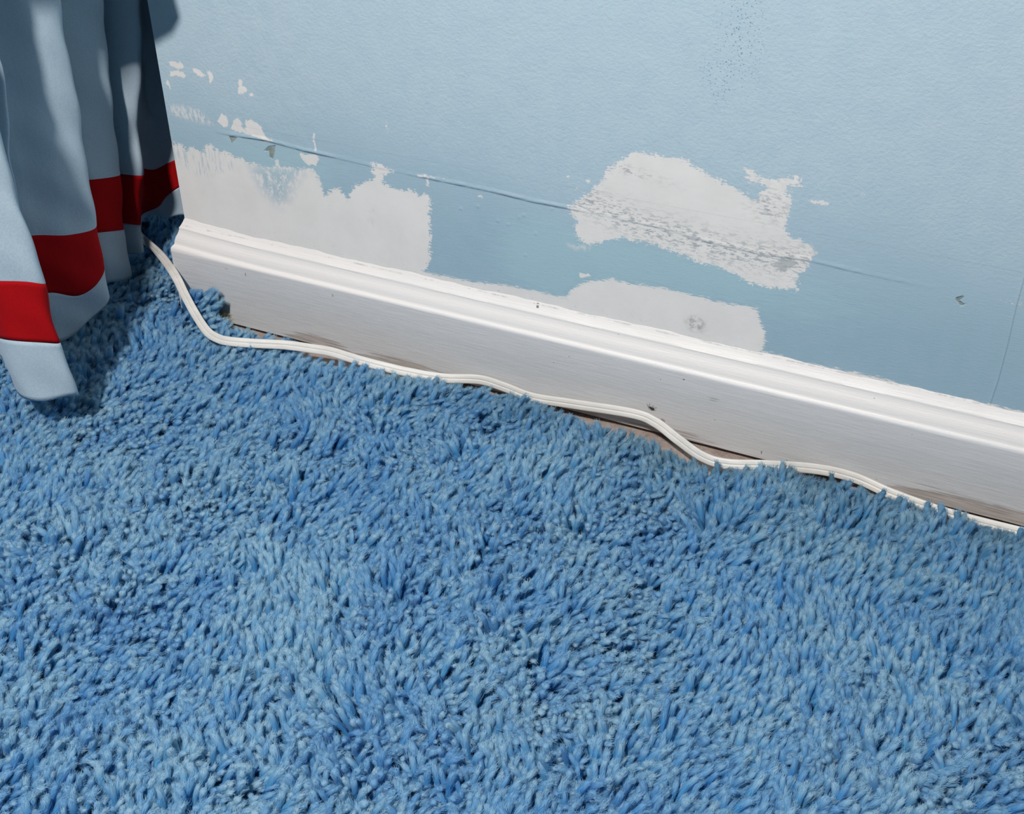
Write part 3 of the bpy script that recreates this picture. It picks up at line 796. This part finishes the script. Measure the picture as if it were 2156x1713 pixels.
# ------------------------------------------------------------------ power cord
def cord():
    # x, y, z, roll of the flat face (0 = facing up, 90 = facing the room)
    K = CORD_POINTS
    P = catmull(K, 14)
    T = np.gradient(P[:, :3], axis=0); T /= np.linalg.norm(T, axis=1)[:, None]
    half = 0.0039; th = 0.0015
    prof = []
    # two rounded conductors with a valley between them and fine ribs on each
    for i in range(40):
        a = 2 * math.pi * i / 40
        u = math.cos(a) * half
        body = th * (1.0 - 0.42 * math.exp(-(u / 0.0005) ** 2) - 0.10 * math.exp(-((abs(u) - 0.0017) / 0.0003) ** 2))
        s = math.sin(a)
        prof.append((u, math.copysign(abs(s) ** 0.55, s) * body))
    V, F = [], []
    n = len(prof)
    for k in range(len(P)):
        p, t = P[k, :3], T[k]
        roll = math.radians(P[k, 3])
        nrm = np.array([0, -math.sin(roll), math.cos(roll)])
        nrm = nrm - t * nrm.dot(t); nrm /= np.linalg.norm(nrm)
        side = np.cross(t, nrm)
        for u, v in prof:
            V.append(p + side * u + nrm * v)
    for k in range(len(P) - 1):
        for j in range(n):
            a = k * n + j; b = k * n + (j + 1) % n
            F.append((a, a + n, b + n, b))
    F.append(tuple(range(n))); F.append(tuple((len(P) - 1) * n + j for j in range(n))[::-1])
    o = mesh_obj('power_cord', V, F, M_cord, None, True)
    o.data.set_sharp_from_angle(angle=math.radians(60))
    tag(o, 'flat ivory two-wire electric cord running along the foot of the white baseboard', 'cord')
cord()

# ------------------------------------------------------------------ curtain
# hem x, y, z | band bottom z, band top z | x, y at z = 0.28
CUR = [
    (-0.1600, -0.2350, 0.0450, 0.0920, 0.1400, -0.1650, -0.2350),
    (-0.1150, -0.1700, 0.0450, 0.0750, 0.1200, -0.1250, -0.1750),
    (-0.0470, -0.1850, 0.0450, 0.0717, 0.1128, -0.0600, -0.1900),
    (0.0222, -0.2314, 0.0540, 0.1031, 0.1493, 0.0087, -0.2314),
    (0.0518, -0.2218, 0.0542, 0.1015, 0.1510, 0.0374, -0.2208),
    (0.0542, -0.2099, 0.0541, 0.0976, 0.1445, 0.0422, -0.2099),
    (0.0191, -0.1938, 0.0490, 0.0914, 0.1398, 0.0091, -0.1958),
    (-0.0500, -0.1650, 0.0350, 0.0780, 0.1300, -0.0550, -0.1750),
    (-0.0460, -0.1520, 0.0320, 0.0760, 0.1290, 0.0040, -0.1600),
    (-0.0520, -0.1420, 0.0300, 0.0750, 0.1280, -0.0550, -0.1500),
    (-0.0425, -0.1244, 0.0267, 0.0720, 0.1249, -0.0425, -0.1240),
    (-0.0350, -0.1032, 0.0346, 0.0619, 0.1173, -0.0224, -0.1012),
    (-0.0302, -0.0781, 0.0448, 0.0710, 0.1132, -0.0154, -0.0771),
    (-0.0458, -0.0685, 0.0439, 0.0762, 0.1215, -0.0338, -0.0695),
    (-0.0800, -0.0620, 0.0420, 0.0880, 0.1380, -0.0750, -0.0640),
    (-0.0603, -0.0423, 0.0370, 0.0869, 0.1374, -0.0493, -0.0438),
    (-0.0630, -0.0159, 0.0280, 0.0784, 0.1309, -0.0330, -0.0159),
    (-0.0756, -0.0063, 0.0300, 0.0744, 0.1268, -0.0506, -0.0063),
    (-0.0980, 0.0000, 0.0380, 0.0720, 0.1220, -0.0700, 0.0000),
    (-0.0720, 0.0120, 0.0370, 0.0690, 0.1190, -0.0215, 0.0120),
    (-0.0840, 0.0300, 0.0400, 0.0620, 0.1120, -0.0340, 0.0300),
    (-0.1000, 0.0550, 0.0490, 0.0545, 0.1030, -0.0520, 0.0560),
    (-0.0900, 0.0680, 0.0480, 0.0610, 0.0980, -0.0640, 0.0690),
    (-0.0760, 0.0800, 0.0480, 0.0760, 0.1060, -0.0500, 0.0800),
    (-0.0550, 0.1050, 0.0450, 0.0820, 0.1200, -0.0350, 0.1050),
    (-0.0850, 0.1950, 0.0350, 0.0800, 0.1300, -0.0850, 0.1950),
    (-0.0600, 0.2450, 0.0350, 0.0800, 0.1300, -0.0600, 0.2450)]

def curtain():
    root = bpy.data.objects.new('curtain', None)
    root.location = (-0.02, -0.10, 0.04)
    link(root)
    tag(root, 'floor-length white curtain with a red band above its hem, hanging left of the wall corner', 'curtain')
    U = catmull(np.array(CUR), 16)
    nu = len(U)
    uu = np.arange(nu) / 16.0
    def surf(z, push=0.0):
        """z: per-column array"""
        w = (z - U[:, 2]) / (0.28 - U[:, 2])
        w = np.where(w > 1, 1 + (w - 1) * 0.15 / (1 + 0.15 * np.maximum(w - 1, 0)), w)
        x = U[:, 0] + (U[:, 5] - U[:, 0]) * w
        y = U[:, 1] + (U[:, 6] - U[:, 1]) * w
        # bulges and a tuck added to the unseen upper cloth to shape shadows
        for (z0, z1, yc, wy, ax, ay) in SHADOW_BELLY:
            b = np.clip((z - z0) / (z1 - z0), 0, 1) * np.clip((1.25 - z) / 0.5, 0, 1)
            b = b * b * (3 - 2 * b)
            k = np.exp(-((U[:, 1] - yc) / wy) ** 2)
            x = x + ax * b * k; y = y + ay * b * k
        # slack creases
        x = x + 0.0010 * np.sin(z * 70 + uu * 1.9) * np.clip(1.2 - z, 0.2, 1) + 0.0007 * np.sin(z * 150 + uu * 3.7)
        y = y + 0.0010 * np.sin(z * 55 + uu * 2.3)
        # a pinched crumple just above the band of the rear folds
        c = np.exp(-((uu - 19.2) / 0.7) ** 2 - ((z - 0.160) / 0.016) ** 2)
        x = x - 0.006 * c; y = y + 0.003 * c
        if push:
            tx = np.gradient(x); ty = np.gradient(y); m = np.hypot(tx, ty) + 1e-9
            x = x + push * ty / m * -1 * -1; y = y - push * tx / m
        return np.stack([x, y, z], -1)
    def strip(name, zlo, zhi, rows, mat, push=0.0, pw=1.0):
        cols = []
        for t in np.linspace(0, 1, rows) ** pw:
            cols.append(surf(zlo + (zhi - zlo) * t, push))
        G = np.stack(cols, 1)
        G = G - np.array(root.location)
        me = fast_mesh(name, G.reshape(-1, 3), grid_faces(nu, rows))
        me.polygons.foreach_set('use_smooth', [True] * len(me.polygons))
        me.materials.append(mat)
        o = bpy.data.objects.new(name, me)
        link(o, root)
        s = o.modifiers.new('thickness', 'SOLIDIFY'); s.thickness = 0.0006; s.offset = 0
        return o
    hem_wave = 0.0012 * np.sin(uu * 2.1) + 0.0008 * np.sin(uu * 4.7)
    one = np.ones(nu)
    strip('panel', U[:, 4], 2.2 * one, 150, M_cloth, 0.0, 1.9)
    tag(strip('red_band', U[:, 3], U[:, 4], 14, M_red, 0.0), 'red band')
    strip('hem', U[:, 2] + hem_wave, U[:, 3], 14, M_cloth)
SHADOW_BELLY = [(0.24, 0.36, -0.215, 0.035, -0.020, 0.0), (0.40, 0.50, -0.215, 0.040, 0.075, 0.0), (0.302, 0.345, -0.080, 0.026, 0.070, 0.0)]
curtain()

# ------------------------------------------------------------------ small things
def spider():
    root = bpy.data.objects.new('spider', None); root.location = (0.4377, -0.0115, 0.0268); link(root)
    tag(root, 'tiny dark dead spider clinging to the white baseboard above the cord', 'spider')
    v, f = blob_mesh(0.0008, -0.0010, -0.0004, 0.0015, 0.0009, 0.0009, 1, rough=0.1)
    mesh_obj('abdomen', v, f, M_bug, root, True)
    v, f = blob_mesh(-0.0010, -0.0009, 0.0001, 0.0008, 0.0006, 0.0006, 2, rough=0.1)
    mesh_obj('head', v, f, M_bug, root, True)
    legs = [(-0.0012, 0.0003, -0.0040, 0.0026), (-0.0010, 0.0, -0.0030, 0.0006), (-0.0006, -0.0003, -0.0026, -0.0014), (-0.0002, -0.0003, -0.0006, -0.0028),
            (-0.0008, 0.0004, -0.0018, 0.0034), (0.0, 0.0003, 0.0014, 0.0022), (0.0004, 0.0, 0.0042, 0.0010), (0.0004, -0.0004, 0.0034, -0.0020)]
    for (ax, az, bx, bz) in legs:
        m = ((ax + bx) / 2 - (bz - az) * 0.12, -0.0018, (az + bz) / 2 + (bx - ax) * 0.12 + 0.0004)
        P = catmull([(ax, -0.0010, az), m, (bx, -0.0002, bz)], 4)
        V, F = [], []
        for k, p in enumerate(P):
            w = 0.00013 * (1 - 0.5 * k / len(P))
            for j in range(4):
                a = math.pi / 2 * j
                V.append((p[0] + w * math.cos(a), p[1] + w * 0.7, p[2] + w * math.sin(a)) if j % 2 else (p[0] + w * math.cos(a), p[1] - w * 0.7, p[2] + w * math.sin(a)))
        for k in range(len(P) - 1):
            for j in range(4):
                a = k * 4 + j; b = k * 4 + (j + 1) % 4
                F.append((a, b, b + 4, a + 4))
        mesh_obj('leg', V, F, M_bug, root)
spider()

def ring_bead():
    V, F = [], []
    nR, nr = 18, 8
    for i in range(nR):
        a = 2 * math.pi * i / nR
        for j in range(nr):
            b = 2 * math.pi * j / nr
            R = 0.0016 + 0.0007 * math.cos(b)
            V.append((R * math.cos(a), R * math.sin(a) , 0.0007 * math.sin(b)))
    for i in range(nR):
        for j in range(nr):
            F.append((i * nr + j, ((i + 1) % nR) * nr + j, ((i + 1) % nR) * nr + (j + 1) % nr, i * nr + (j + 1) % nr))
    o = mesh_obj('metal_eyelet', V, F, M_brass, None, True)
    o.location = (0.3712, -0.0215, 0.0022); o.rotation_euler = (0.6, 0.2, 0)
    tag(o, 'tiny dark round eyelet lying in the gap between carpet and baseboard', 'eyelet')
ring_bead()
